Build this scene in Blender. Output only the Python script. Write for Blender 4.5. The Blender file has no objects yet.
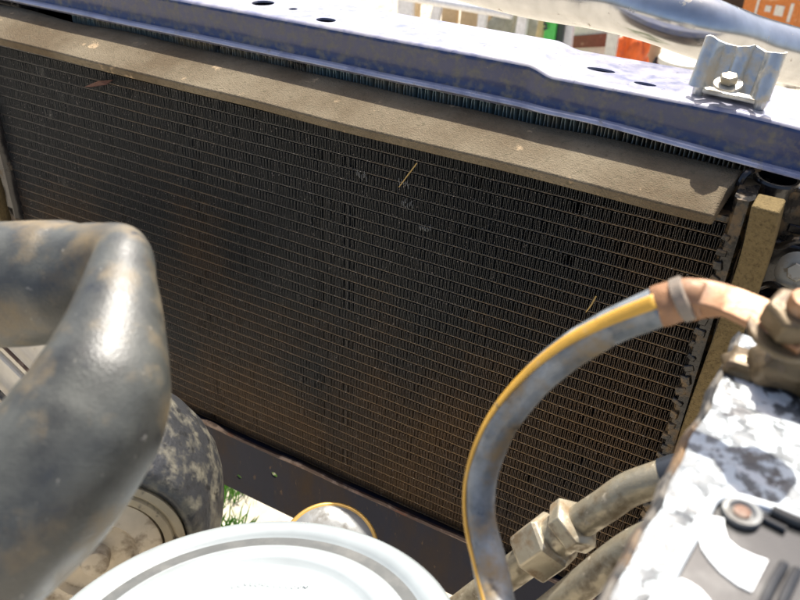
import bpy, bmesh, math, random
from mathutils import Vector, Matrix, noise
from mathutils.geometry import tessellate_polygon
random.seed(7)
S = bpy.context.scene
COL = S.collection
R = math.radians
# ------------------------------------------------------------------ camera, sky, sun, exposure
CAM = Vector((0, -.48, 1.06)); F = 787.0
# camera axes in the car's frame: X along the radiator to the right, Y towards the front of the car, Z up
AX = Vector((.8741, .4837, .0440)); AD = Vector((.2904, -.4482, -.8454)); AF = Vector((-.3893, .7518, -.5323))
AF.normalize(); AX = (AX - AF * AX.dot(AF)).normalized(); AD = AF.cross(AX).normalized()
cd = bpy.data.cameras.new('camera'); cam = bpy.data.objects.new('camera', cd); COL.objects.link(cam)
M = Matrix.Identity(4)
for r in range(3):
    M[r][0] = AX[r]; M[r][1] = -AD[r]; M[r][2] = -AF[r]; M[r][3] = CAM[r]
cam.matrix_world = M
cd.sensor_width = 36; cd.lens = F / 800 * 36; cd.clip_start = .01; cd.clip_end = 200
cd.dof.use_dof = True; cd.dof.focus_distance = .56; cd.dof.aperture_fstop = 16
S.camera = cam
SUND = Vector((.08, -.52, -.85)).normalized()          # direction the sunlight travels
w = bpy.data.worlds.new('World'); S.world = w; w.use_nodes = True
nt = w.node_tree; nt.nodes.clear()
sky = nt.nodes.new('ShaderNodeTexSky'); sky.sky_type = 'NISHITA'; sky.sun_disc = False
sky.sun_elevation = math.asin(-SUND.z); sky.sun_rotation = math.atan2(-SUND.x, -SUND.y)
sky.air_density = .7; sky.dust_density = 4.0; sky.ozone_density = .5
bg = nt.nodes.new('ShaderNodeBackground'); bg.inputs[1].default_value = .115
wo = nt.nodes.new('ShaderNodeOutputWorld')
nt.links.new(sky.outputs[0], bg.inputs[0]); nt.links.new(bg.outputs[0], wo.inputs[0])
sl = bpy.data.lights.new('sun', 'SUN'); sl.energy = 4.4; sl.angle = R(.6); sl.color = (1, .95, .87)
so = bpy.data.objects.new('sun', sl); COL.objects.link(so)
so.rotation_euler = SUND.to_track_quat('-Z', 'Y').to_euler(); so.location = (0, -3, 4)
S.view_settings.view_transform = 'Standard'; S.view_settings.look = 'None'
S.view_settings.exposure = .95; S.view_settings.gamma = 1; S.view_settings.use_curve_mapping = False

# ------------------------------------------------------------------ measuring: a direction out of the lens met with a plane of the place
def ray(px, py):
    return AX * (px - 400) + AD * (py - 300) + AF * F
def at(px, py, d):            # point on the upright plane d metres in front of the lens (Y = d - .48)
    r = ray(px, py); return CAM + r * (d / r.y)
def onz(px, py, z):
    r = ray(px, py); return CAM + r * ((z - CAM.z) / r.z)

# ------------------------------------------------------------------ mesh helpers
class MB:
    def __init__(s): s.v = []; s.f = []
    def add(s, vs, fs):
        n = len(s.v); s.v += [Vector(p) for p in vs]; s.f += [tuple(i + n for i in f) for f in fs]; return s
    def box(s, c, size, rot=None):
        c = Vector(c); h = Vector(size) / 2; vs = []
        for x in (-1, 1):
            for y in (-1, 1):
                for z in (-1, 1):
                    p = Vector((x * h.x, y * h.y, z * h.z))
                    if rot: p = rot @ p
                    vs.append(c + p)
        return s.add(vs, [(0, 1, 3, 2), (4, 6, 7, 5), (0, 4, 5, 1), (2, 3, 7, 6), (0, 2, 6, 4), (1, 5, 7, 3)])
    def tube(s, pts, rad, seg=24, caps=True, sub=8, squash=1.0):
        pts, rad = spline(pts, rad, sub)
        n = len(pts); T = [(pts[min(i + 1, n - 1)] - pts[max(i - 1, 0)]).normalized() for i in range(n)]
        u = T[0].orthogonal().normalized(); vs = []; fs = []
        for i in range(n):
            u = (u - T[i] * u.dot(T[i])).normalized(); v = T[i].cross(u)
            for k in range(seg):
                a = 2 * math.pi * k / seg
                vs.append(pts[i] + (u * math.cos(a) + v * math.sin(a) * squash) * rad[i])
        for i in range(n - 1):
            for k in range(seg):
                k2 = (k + 1) % seg
                fs.append((i * seg + k, i * seg + k2, (i + 1) * seg + k2, (i + 1) * seg + k))
        if caps:
            fs.append(tuple(range(seg))[::-1]); fs.append(tuple((n - 1) * seg + k for k in range(seg)))
        return s.add(vs, fs)
    def lathe(s, prof, o, axis, seg=48, phase=0):
        """prof: (radius, height) pairs"""
        o = Vector(o); axis = Vector(axis).normalized(); u = axis.orthogonal().normalized(); v = axis.cross(u); vs = []; fs = []
        for (r, h) in prof:
            for k in range(seg):
                a = 2 * math.pi * k / seg + phase
                vs.append(o + axis * h + (u * math.cos(a) + v * math.sin(a)) * r)
        for i in range(len(prof) - 1):
            for k in range(seg):
                k2 = (k + 1) % seg
                fs.append((i * seg + k, i * seg + k2, (i + 1) * seg + k2, (i + 1) * seg + k))
        if prof[0][0] > 1e-5: fs.append(tuple(range(seg))[::-1])
        if prof[-1][0] > 1e-5: fs.append(tuple((len(prof) - 1) * seg + k for k in range(seg)))
        return s.add(vs, fs)
    def loft(s, secs, closed=True, caps=True):
        m = len(secs[0]); vs = [p for c in secs for p in c]; fs = []
        for i in range(len(secs) - 1):
            for k in range(m if closed else m - 1):
                k2 = (k + 1) % m
                fs.append((i * m + k, i * m + k2, (i + 1) * m + k2, (i + 1) * m + k))
        if caps and closed:
            fs.append(tuple(range(m))[::-1]); fs.append(tuple((len(secs) - 1) * m + k for k in range(m)))
        return s.add(vs, fs)
    def plate(s, outer, holes, nrm, th):
        """flat plate with real holes; outer/holes are loops of coplanar points, thickness th against nrm"""
        loops = [[Vector(p) for p in outer]] + [[Vector(p) for p in h] for h in holes]
        flat = [p for l in loops for p in l]; tris = tessellate_polygon(loops); n = len(flat)
        nrm = Vector(nrm).normalized(); vs = flat + [p - nrm * th for p in flat]
        fs = [tuple(t) for t in tris] + [tuple(i + n for i in t)[::-1] for t in tris]
        b = 0
        for l in loops:
            for k in range(len(l)):
                a, c = b + k, b + (k + 1) % len(l); fs.append((a, c, c + n, a + n))
            b += len(l)
        return s.add(vs, fs)
    def mesh(s, name, org=Vector((0, 0, 0)), ang=35, m=None):
        me = bpy.data.meshes.new(name); me.from_pydata([p - org for p in s.v], [], s.f); me.validate()
        bm = bmesh.new(); bm.from_mesh(me); bmesh.ops.remove_doubles(bm, verts=bm.verts, dist=1e-6)
        bmesh.ops.recalc_face_normals(bm, faces=bm.faces); bm.to_mesh(me); bm.free()
        if ang:
            me.shade_smooth(); me.set_sharp_from_angle(angle=R(ang))
        if m: me.materials.append(m)
        return me
    def build(s, name, m, parent=None, ang=35, bevel=0, seg=2):
        """ONE object; under a parent its vertices are stored relative to the parent"""
        org = parent_loc(parent) if parent else (sum(s.v, Vector()) / len(s.v))
        if not parent: org.z = min(p.z for p in s.v)
        me = s.mesh(name, org, ang, m); o = bpy.data.objects.new(name, me); COL.objects.link(o)
        if parent: o.parent = parent
        else: o.location = org
        if bevel:
            b = o.modifiers.new('bevel', 'BEVEL'); b.width = bevel; b.segments = seg; b.limit_method = 'ANGLE'; b.angle_limit = R(40); b.harden_normals = False
        return o
def parent_loc(p):
    l = Vector((0, 0, 0))
    while p: l = l + Vector(p.location); p = p.parent
    return l
def spline(pts, rad, sub):
    pts = [Vector(p) for p in pts]; n = len(pts)
    if not isinstance(rad, (list, tuple)): rad = [rad] * n
    if sub <= 1 or n < 3: return pts, list(rad)
    P = [pts[0] * 2 - pts[1]] + pts + [pts[-1] * 2 - pts[-2]]; Q = [rad[0]] + list(rad) + [rad[-1]]; o = []; q = []
    for i in range(n - 1):
        for k in range(sub):
            t = k / sub; a, b, c, d = P[i:i + 4]
            o.append(.5 * ((2 * b) + (c - a) * t + (2 * a - 5 * b + 4 * c - d) * t * t + (3 * b - a - 3 * c + d) * t ** 3))
            q.append(Q[i + 1] * (1 - t) + Q[i + 2] * t)
    o.append(pts[-1]); q.append(rad[-1]); return o, q
def tag(o, label=None, cat=None, group=None, kind=None):
    for k, v in (('label', label), ('category', cat), ('group', group), ('kind', kind)):
        if v: o[k] = v
    return o
def thing(name, loc, label, cat, group=None):
    o = bpy.data.objects.new(name, None); COL.objects.link(o); o.location = loc; o.empty_display_size = .02
    return tag(o, label, cat, group)
def inst(name, me, loc, parent):
    o = bpy.data.objects.new(name, me); COL.objects.link(o); o.parent = parent
    o.location = Vector(loc) - parent_loc(parent); return o

# ------------------------------------------------------------------ materials
def mat(name, base, rough=.6, metal=0, layers=(), bump=0, bscale=200, spec=.5, coat=0, stretch=None, rvar=0, world=False, aniso=None):
    """base colour, then layers of dirt/wear: (colour, noise scale, lo, hi, roughness, [detail], [metal])"""
    m = bpy.data.materials.new(name); m.use_nodes = True; t = m.node_tree; N = t.nodes; L = t.links
    b = N['Principled BSDF']; b.inputs['Metallic'].default_value = metal; b.inputs['Specular IOR Level'].default_value = spec
    b.inputs['Coat Weight'].default_value = coat; b.inputs['Coat Roughness'].default_value = .12
    g = N.new('ShaderNodeNewGeometry'); src = g.outputs['Position']
    if stretch:
        mp = N.new('ShaderNodeMapping'); mp.inputs['Scale'].default_value = stretch; L.new(src, mp.inputs[0]); src = mp.outputs[0]
    def rgb(c):
        n = N.new('ShaderNodeRGB'); n.outputs[0].default_value = (*c, 1); return n.outputs[0]
    def val(c):
        n = N.new('ShaderNodeValue'); n.outputs[0].default_value = c; return n.outputs[0]
    colr = rgb(base); rg = val(rough); me_ = val(metal)
    # faint large and fine tonal variation over everything
    nz = N.new('ShaderNodeTexNoise'); nz.inputs['Scale'].default_value = bscale * .35; nz.inputs['Detail'].default_value = 6; L.new(src, nz.inputs['Vector'])
    hs = N.new('ShaderNodeHueSaturation'); mr = N.new('ShaderNodeMapRange'); mr.inputs['To Min'].default_value = .72; mr.inputs['To Max'].default_value = 1.28
    L.new(nz.outputs[0], mr.inputs[0]); L.new(mr.outputs[0], hs.inputs['Value']); L.new(colr, hs.inputs['Color']); colr = hs.outputs[0]
    for i, ly in enumerate(layers):
        c, sc, lo, hi, ro = ly[:5]; det = ly[5] if len(ly) > 5 else 8; mt = ly[6] if len(ly) > 6 else 0
        n = N.new('ShaderNodeTexNoise'); n.noise_dimensions = '4D'; n.inputs['W'].default_value = i * 3.7 + 1
        n.inputs['Scale'].default_value = sc; n.inputs['Detail'].default_value = det; n.inputs['Roughness'].default_value = .62
        L.new(src, n.inputs['Vector'])
        a = N.new('ShaderNodeMapRange'); a.inputs['From Min'].default_value = lo; a.inputs['From Max'].default_value = hi; a.clamp = True
        L.new(n.outputs[0], a.inputs[0])
        mx = N.new('ShaderNodeMix'); mx.data_type = 'RGBA'; L.new(a.outputs[0], mx.inputs[0]); L.new(colr, mx.inputs[6]); mx.inputs[7].default_value = (*c, 1); colr = mx.outputs[2]
        mx = N.new('ShaderNodeMix'); L.new(a.outputs[0], mx.inputs[0]); L.new(rg, mx.inputs[2]); mx.inputs[3].default_value = ro; rg = mx.outputs[0]
        if metal or mt:
            mx = N.new('ShaderNodeMix'); L.new(a.outputs[0], mx.inputs[0]); L.new(me_, mx.inputs[2]); mx.inputs[3].default_value = mt; me_ = mx.outputs[0]
    L.new(colr, b.inputs['Base Color']); L.new(rg, b.inputs['Roughness']); L.new(me_, b.inputs['Metallic'])
    if bump:
        n = N.new('ShaderNodeTexNoise'); n.inputs['Scale'].default_value = bscale; n.inputs['Detail'].default_value = 8; L.new(src, n.inputs['Vector'])
        bp = N.new('ShaderNodeBump'); bp.inputs['Strength'].default_value = bump; bp.inputs['Distance'].default_value = .0012
        L.new(n.outputs[0], bp.inputs['Height']); L.new(bp.outputs[0], b.inputs['Normal'])
    return m
TAN = (.30, .22, .115); DUST = (.42, .37, .28); RUST = (.22, .075, .03); MUD = (.17, .115, .05)
def core_mat(name, base, rough, dirt, lo, hi, speck=True, base2=None):
    """black core metal with road dirt that is thickest low down and to the right"""
    m = bpy.data.materials.new(name); m.use_nodes = True; t = m.node_tree; N = t.nodes; L = t.links; b = N['Principled BSDF']
    b.inputs['Roughness'].default_value = rough; b.inputs['Specular IOR Level'].default_value = .5
    g = N.new('ShaderNodeNewGeometry'); sp = N.new('ShaderNodeSeparateXYZ'); L.new(g.outputs[0], sp.inputs[0])
    mz = N.new('ShaderNodeMapRange'); mz.inputs[1].default_value = .86; mz.inputs[2].default_value = .50; mz.inputs[3].default_value = 0; mz.inputs[4].default_value = .46; L.new(sp.outputs[2], mz.inputs[0])
    mxr = N.new('ShaderNodeMapRange'); mxr.inputs[1].default_value = -.20; mxr.inputs[2].default_value = -.03; mxr.inputs[3].default_value = 0; mxr.inputs[4].default_value = .22; L.new(sp.outputs[0], mxr.inputs[0])
    n = N.new('ShaderNodeTexNoise'); n.inputs['Scale'].default_value = 7; n.inputs['Detail'].default_value = 7; L.new(g.outputs[0], n.inputs[0])
    n2 = N.new('ShaderNodeTexNoise'); n2.inputs['Scale'].default_value = 420; n2.inputs['Detail'].default_value = 3; L.new(g.outputs[0], n2.inputs[0])
    def math_(op, a, c):
        q = N.new('ShaderNodeMath'); q.operation = op
        for i, v in enumerate((a, c)):
            if isinstance(v, (int, float)): q.inputs[i].default_value = v
            else: L.new(v, q.inputs[i])
        return q.outputs[0]
    s = math_('ADD', math_('ADD', mz.outputs[0], mxr.outputs[0]), math_('MULTIPLY', n.outputs[0], 1.25))
    s = math_('ADD', s, math_('MULTIPLY', n2.outputs[0], .35))
    a = N.new('ShaderNodeMapRange'); a.inputs[1].default_value = lo; a.inputs[2].default_value = hi; L.new(s, a.inputs[0])
    mx = N.new('ShaderNodeMix'); mx.data_type = 'RGBA'; L.new(a.outputs[0], mx.inputs[0]); mx.inputs[6].default_value = (*base, 1); mx.inputs[7].default_value = (*dirt, 1)
    c = mx.outputs[2]
    if speck:  # pale specks paint small glints of light into the colour
        v = N.new('ShaderNodeTexNoise'); v.inputs['Scale'].default_value = 900; v.inputs['Detail'].default_value = 1; L.new(g.outputs[0], v.inputs[0])
        q = N.new('ShaderNodeMapRange'); q.inputs[1].default_value = .70; q.inputs[2].default_value = .74; L.new(v.outputs[0], q.inputs[0])
        mx = N.new('ShaderNodeMix'); mx.data_type = 'RGBA'; L.new(q.outputs[0], mx.inputs[0]); L.new(c, mx.inputs[6]); mx.inputs[7].default_value = (.5, .45, .42, 1); c = mx.outputs[2]
    L.new(c, b.inputs['Base Color'])
    ro = N.new('ShaderNodeMapRange'); ro.inputs[3].default_value = rough; ro.inputs[4].default_value = .58; L.new(a.outputs[0], ro.inputs[0]); L.new(ro.outputs[0], b.inputs['Roughness'])
    return m
m_fin = core_mat('black_fin_metal', (.036, .040, .043), .34, (.15, .088, .040), .98, 1.50)
m_tube = core_mat('black_tube_metal', (.050, .048, .044), .42, (.22, .135, .055), .80, 1.30)
m_cfin = mat('condenser_fin_metal', (.24, .33, .34), .4, .2, [((.42, .34, .22), 12, .42, .56, .8), ((.06, .06, .06), 45, .58, .66, .8)], bscale=200)
m_header = mat('muddy_black_header', (.018, .017, .016), .22, 0, [((.15, .10, .048), 75, .48, .58, .6, 12)], bump=.8, bscale=160)
m_foam = mat('dusty_grey_foam', (.125, .094, .058), .95, 0, [((.25, .21, .145), 9, .42, .70, .95, 12), ((.42, .31, .19), 48, .62, .68, .9), ((.11, .095, .06), 300, .55, .7, .95), ((.45, .33, .2), 70, .66, .72, .9)], bump=1.0, bscale=900, spec=.15)
m_foam2 = mat('brown_foam', (.19, .14, .065), .95, 0, [((.09, .065, .03), 500, .5, .7, .95)], bump=1.0, bscale=900, spec=.15)
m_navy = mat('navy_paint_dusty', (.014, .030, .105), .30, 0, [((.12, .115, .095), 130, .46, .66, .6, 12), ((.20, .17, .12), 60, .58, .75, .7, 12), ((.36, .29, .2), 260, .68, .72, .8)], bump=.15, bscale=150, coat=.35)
m_navytop = mat('navy_paint_dust_and_glare', (.07, .09, .22), .28, 0, [((.36, .35, .40), 110, .22, .66, .5, 14), ((.46, .43, .42), 30, .45, .8, .6, 14), ((.10, .10, .16), 220, .60, .68, .5)], bump=.06, bscale=80, coat=.7)  # dusty beam top, with its bright glare also painted into the pale colour
m_edge = mat('painted_lip_highlight', (.40, .41, .50), .22, .35, [((.10, .12, .24), 30, .50, .70, .35, 12), ((.3, .26, .2), 90, .6, .7, .7)])  # pale colour paints in the specular line along the lip
m_lower = mat('navy_paint_muddy', (.008, .010, .022), .6, 0, spec=.25, layers= [((.045, .028, .016), 16, .42, .62, .8), ((.13, .08, .045), 210, .62, .7, .8)], bump=.25, bscale=120, stretch=(1, 1, .35))
m_rustlip = mat('rusty_edge', (.10, .06, .04), .7, 0, [((.28, .2, .15), 60, .5, .6, .7), (RUST, 30, .55, .65, .8)], bump=.6, bscale=200)
m_chrome = mat('bright_metal_tube', (.50, .51, .52), .19, .9, [((.40, .34, .25), 90, .62, .72, .6), ((.48, .46, .43), 9, .5, .8, .4)], bump=.02, bscale=200)
m_zinc = mat('zinc_plated_steel', (.58, .59, .56), .30, .75, [((.56, .49, .36), 90, .46, .62, .8, 12), (RUST, 110, .68, .74, .8)], bump=.25, bscale=300)
m_hose = mat('grey_rubber_hose', (.042, .043, .038), .36, 0, [((.105, .108, .092), 60, .34, .70, .45, 12), ((.25, .18, .085), 38, .49, .72, .7, 14), ((.035, .038, .04), 60, .6, .68, .35), ((.34, .32, .27), 420, .67, .70, .7, 4)], bump=.22, bscale=1100, spec=.7)
m_rubber = mat('black_rubber_dusty', (.035, .036, .038), .36, 0, [((.17, .155, .11), 80, .48, .68, .75, 12), ((.02, .02, .02), 150, .55, .65, .4)], bump=.7, bscale=180)
m_rib = mat('dusty_tan_belt', (.34, .28, .18), .8, 0, [((.05, .045, .04), 80, .58, .66, .8)], bump=.5, bscale=200)
m_plate = mat('dusty_metal_disc', (.50, .43, .32), .6, .2, [((.22, .17, .11), 90, .5, .65, .8)], bump=.2, bscale=250)
m_lid = mat('pale_painted_lid', (.33, .365, .37), .24, 0, [((.42, .44, .44), 22, .60, .74, .5), ((.34, .30, .24), 75, .68, .76, .8)], bump=.08, bscale=90, coat=.5)
m_groove = mat('grey_groove_ring', (.085, .09, .088), .6, 0, [((.15, .15, .14), 50, .5, .7, .7)])
m_gold = mat('yellow_plated_rim', (.50, .31, .08), .35, .5, [((.4, .3, .15), 80, .6, .7, .7)])
m_cap = mat('scuffed_grey_cap', (.20, .205, .20), .45, .3, [((.16, .15, .13), 60, .5, .6, .7)], bump=.2, bscale=150)
m_cream = mat('cream_metal_cover', (.62, .58, .49), .45, 0, [((.42, .33, .2), 60, .6, .7, .8)], bump=.1)
m_cable = mat('black_cable_rubber', (.11, .128, .14), .26, 0, [((.30, .33, .345), 60, .36, .60, .40, 12), ((.27, .20, .11), 55, .52, .66, .8, 12), ((.03, .03, .03), 90, .60, .68, .4)], bump=.35, bscale=260, spec=.7)
m_yellow = mat('yellow_stripe', (.66, .37, .05), .5, 0, [((.55, .45, .28), 60, .55, .7, .7), ((.12, .1, .07), 120, .64, .7, .7)], bump=.2)
m_copper = mat('dull_copper', (.34, .175, .085), .42, .3, [((.28, .15, .08), 55, .5, .62, .7), ((.45, .34, .22), 100, .6, .7, .8)], bump=.3, bscale=220)
m_tape = mat('brown_grey_tape', (.22, .18, .14), .6, 0, [((.42, .32, .24), 60, .5, .6, .8)], bump=.3)
m_brass = mat('corroded_brass', (.14, .10, .052), .38, .35, [((.22, .15, .08), 70, .50, .66, .75, 12), ((.16, .11, .07), 90, .58, .66, .7)], bump=.7, bscale=160)
m_pipe = mat('dusty_aluminium_pipe', (.32, .285, .205), .36, .45, [((.15, .115, .065), 90, .46, .64, .8, 12), ((.40, .35, .26), 240, .60, .68, .8)], bump=.25, bscale=260)
m_nut = mat('dusty_alloy_nut', (.38, .34, .25), .34, .45, [((.22, .16, .09), 80, .48, .62, .85, 12), ((.45, .4, .3), 160, .62, .7, .8)], bump=.2, bscale=200)
m_sleeve = mat('black_sleeve', (.03, .034, .04), .3, 0, [((.3, .3, .3), 60, .6, .7, .5)])
m_batt = mat('black_plastic_white_crust', (.045, .05, .055), .35, 0, [((.16, .175, .185), 20, .40, .55, .5), ((.55, .60, .62), 150, .49, .53, .75, 5), ((.64, .66, .66), 75, .545, .575, .85, 9), ((.05, .05, .055), 60, .585, .61, .4, 8), ((.30, .18, .1), 30, .66, .72, .8)], bump=.8, bscale=150)
m_battside = mat('rusty_black_edge', (.05, .05, .05), .6, 0, [((.22, .20, .17), 120, .46, .56, .8), ((.30, .19, .10), 30, .54, .64, .8)], bump=.6)
m_cover = mat('grey_glossy_cover', (.030, .030, .029), .2, 0, [((.07, .07, .065), 30, .5, .7, .35)], bump=.04, coat=.5)
m_mottle = mat('mottled_white', (.74, .78, .79), .4, 0, [((.55, .56, .56), 60, .62, .72, .5)])
m_black = mat('glossy_black_plastic', (.012, .012, .014), .2, 0, [((.14, .10, .06), 70, .57, .66, .8)], bump=.3, bscale=120)
m_washer = mat('dull_steel_washer', (.42, .40, .33), .45, .6, [((.25, .2, .13), 120, .55, .65, .8)], bump=.1)
m_straw = mat('dry_straw', (.42, .29, .10), .7)
m_leaf = mat('dead_leaf', (.085, .030, .018), .7)
m_finstroke = mat('grey_fin_stroke', (.17, .18, .185), .9)
m_white = mat('white_paint', (.80, .80, .80), .5, 0, [((.62, .6, .56), 6, .55, .7, .6)])
m_wpanel = mat('white_panel_rust', (.74, .73, .68), .5, 0, [((.24, .10, .07), 9, .56, .58, .8)])
m_card = mat('tan_cardboard', (.56, .42, .25), .85, 0, [((.44, .32, .19), 8, .5, .65, .9)])
m_green = mat('bright_green_board', (.08, .55, .10), .5)
m_dkboard = mat('black_board', (.03, .05, .045), .5)
m_bag = mat('orange_plastic_bag', (.75, .13, .015), .6, 0, [((.5, .08, .015), 14, .5, .6, .4)])
m_bucket = mat('off_white_plastic', (.70, .68, .60), .45, 0, [((.45, .4, .33), 22, .62, .72, .6)])
m_carton = mat('orange_printed_carton', (.62, .20, .04), .6, 0, [((.75, .40, .2), 12, .55, .62, .6)])
m_sack = mat('grey_green_sack', (.34, .34, .27), .85, 0, [((.22, .22, .17), 9, .5, .6, .9)])
m_dark = mat('dark_brown_wood', (.06, .042, .03), .85, 0, [((.13, .09, .06), 5, .5, .65, .9)])
m_wall = mat('pebbledash_wall', (.62, .58, .50), .9, 0, [((.45, .38, .28), 40, .5, .6, .9)], bump=1, bscale=60)
m_ground = mat('pale_gravel_ground', (.46, .41, .32), .95, 0, [((.36, .29, .2), 9, .5, .62, .95), ((.66, .62, .54), 45, .52, .6, .95)], bump=1, bscale=50)
m_grass = mat('green_grass_blades', (.12, .30, .03), .6, 0, [((.40, .42, .14), 3, .5, .6, .7)])

# ------------------------------------------------------------------ ground and yard wall
g = MB(); n = 60
g.add([(-40, -40, 0), (40, -40, 0), (40, 60, 0), (-40, 60, 0)], [(0, 1, 2, 3)])
tag(g.build('ground', m_ground, ang=0), kind='structure')
gr = MB()
for i in range(5200):
    c = at(250 + random.gauss(0, 70), 500, .6); r_ = ray(random.uniform(170, 420), random.uniform(440, 610)); c = CAM + r_ * (-CAM.z / r_.z)
    x, y = c.x + random.gauss(0, .02), c.y + random.gauss(0, .02)
    if noise.noise(Vector((x * 9, y * 9, 3))) < -.02: continue
    h = random.uniform(.02, .06); a = random.uniform(0, 6.28); l = random.uniform(0, .03); wd = .0016
    dx, dy = math.cos(a), math.sin(a)
    gr.add([(x - dy * wd, y + dx * wd, 0), (x + dy * wd, y - dx * wd, 0), (x + dx * l * .5, y + dy * l * .5, h * .7), (x + dx * l, y + dy * l, h)], [(0, 1, 2), (1, 3, 2)])
tag(gr.build('grass', m_grass, ang=0), 'green grass growing out of the pale gravel below the panel', 'grass', kind='stuff')

# ------------------------------------------------------------------ radiator
CORE_L, CORE_R, ZT, ZB, NR = -.708, -.026, .852, .492, 36
pitch = (ZT - ZB) / NR
def fin_mesh(name, L_, per, h, depth, m, seed, bend=.0):
    rnd = random.Random(seed); b = MB(); k = 0; x = 0; row = []
    while x < L_:
        j = rnd.gauss(0, per * .05)
        sh = 0
        row += [(x + j, -h / 2), (x + per * .10 + j, h / 2), (x + per * .50 + j, h / 2), (x + per * .60 + j, -h / 2)]
        x += per
    bends = [(rnd.uniform(0, L_), rnd.uniform(.002, .008), rnd.uniform(-.0019, .0019)) for _ in range(int(L_ * 26 * bend))]
    ys = [0, depth * .3, depth]; vs = []; fs = []; n = len(row); th = per * .075
    for i, (px_, pz) in enumerate(row):                      # a folded ribbon of real thickness: its cut front edge faces forward
        for q, y in enumerate(ys):
            s_ = -.0005 if q == 0 else 0; yy = 0
            if q == 0:
                yy = rnd.uniform(-.0003, .0004)
                for (bx_, bw, ba) in bends:
                    if abs(px_ - bx_) < bw: s_ += ba * (1 - abs(px_ - bx_) / bw)
            up_ = pz > 0; k4 = i % 4
            ox = th if k4 in (2, 3) else -th; 
            zz = pz - (th if up_ else -th) * 1.2
            vs.append((px_ + s_, y + yy, pz)); vs.append((px_ + s_ - (ox if True else 0), y + yy, zz))
    m6 = 6
    for i in range(n - 1):
        a = i * m6; b_ = a + m6
        fs.append((a, b_, b_ + 1, a + 1))                    # front edge
        for q in range(2):
            fs.append((a + q * 2, a + q * 2 + 2, b_ + q * 2 + 2, b_ + q * 2))
            fs.append((a + q * 2 + 1, b_ + q * 2 + 1, b_ + q * 2 + 3, a + q * 2 + 3))
    b.add(vs, fs); me = bpy.data.meshes.new(name); me.from_pydata([tuple(v) for v in b.v], [], b.f); me.materials.append(m); return me
def tube_mesh(name, L_, th, depth, m, seed, wob=.00025):
    """flat tube with rounded front edge and the dented, slightly wavy line of the real thing"""
    rnd = random.Random(seed); secs = []; n = int(L_ / .006); ph = rnd.uniform(0, 99)
    for i in range(n + 1):
        x = L_ * i / n; dz = noise.noise(Vector((x * 40, ph, 0))) * wob; dy = noise.noise(Vector((x * 60, ph, 9))) * wob * 1.5
        secs.append([(x, y + dy, z + dz) for (y, z) in ((depth, -th / 2), (.0006, -th / 2), (-.0006, -th * .2), (-.0006, th * .2), (.0006, th / 2), (depth, th / 2))])
    b = MB(); b.loft(secs); return b.mesh(name, ang=50, m=m)
rad = thing('radiator', (CORE_L, 0, ZB), 'black finned radiator core caked with brown dust, filling the middle of the picture', 'radiator')
fms = [fin_mesh('fin_strip', CORE_R - CORE_L, .00305, pitch - .0019, .021, m_fin, s_, 1.0) for s_ in range(6)]
tms = [tube_mesh('tube', CORE_R - CORE_L + .006, .0014, .020, m_tube, s_) for s_ in range(5)]
for i in range(NR + 1):
    z = ZB + i * pitch
    inst('tube', tms[i % 5], (CORE_L - .003, .0013, z), rad)
    if i < NR: inst('fin_strip', random.choice(fms), (CORE_L, .0, z + pitch / 2), rad)
# side tanks with the crimped tabs
def tank(x0, x1, name='side_tank', tm=None):
    b = MB(); secs = []
    for i in range(46):
        z = ZB - .01 + (ZT - ZB + .03) * i / 45
        e = .0012 * noise.noise(Vector((x0 * 30, z * 60, 1)))
        secs.append([(x0 + e, .03, z), (x0 + e, -.004 + e, z), (x0 + .2 * (x1 - x0), -.008 + e * 2, z), (x0 + .8 * (x1 - x0), -.008 - e, z), (x1 - e, -.003, z), (x1, .03, z)])
    b.loft(secs); o = b.build(name, tm or m_header, rad, ang=50); return o
tank(CORE_R, CORE_R + .011); tank(CORE_L - .014, CORE_L, tm=m_black)
cr = MB()
for i in range(NR):                                                      # folded tabs beside each row
    z = ZB + (i + .5) * pitch + random.uniform(-.001, .001)
    cr = MB(); cr.box((CORE_R + .0025 + random.uniform(-.001, .001), -.0072, z), (random.uniform(.005, .0085), .0035, pitch * random.uniform(.35, .7)), Matrix.Rotation(random.uniform(-.4, .4), 3, 'Y') @ Matrix.Rotation(random.uniform(-.5, .5), 3, 'Z'))
    cr.build('crimp_tab', m_header, rad, bevel=.0008)
b = MB(); b.box(((CORE_L + CORE_R) / 2, .012, ZT + .003), (CORE_R - CORE_L + .03, .026, .0035)); b.build('top_plate', m_header, rad)
b = MB(); b.box(((CORE_L + CORE_R) / 2, .016, ZB - .003), (CORE_R - CORE_L + .03, .026, .0035)); b.build('bottom_plate', m_header, rad)
# thin grey strokes added in place of groups of lighter fins
for (px, py) in ((362, 178), (404, 185), (408, 205), (425, 230)):
    c = at(px, py, .478); b = MB()
    for k in range(7):
        o_ = c + Vector(((k - 3) * .0015 + random.uniform(-.0004, .0004), random.uniform(-.0008, 0), random.uniform(-.0025, .0015)))
        b.tube([o_, o_ + Vector((random.uniform(-.0003, .0003), -.0005, .002)), o_ + Vector((random.uniform(-.0006, .0006), 0, random.uniform(.003, .005)))], .00022, seg=4, sub=2)
    tag(b.build('fin_stroke', m_finstroke, ang=0), {362: 'pale strokes added for lighter fins, furthest left group near the foam', 404: 'pale strokes added for lighter fins under the slanted straw below the foam', 408: 'pale strokes added for lighter fins, one row under the slanted straw', 425: 'lowest and rightmost pale strokes added for lighter fins on the core'}[px], 'fin_stroke', 'pale strokes for lighter fins on the radiator core')

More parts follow.
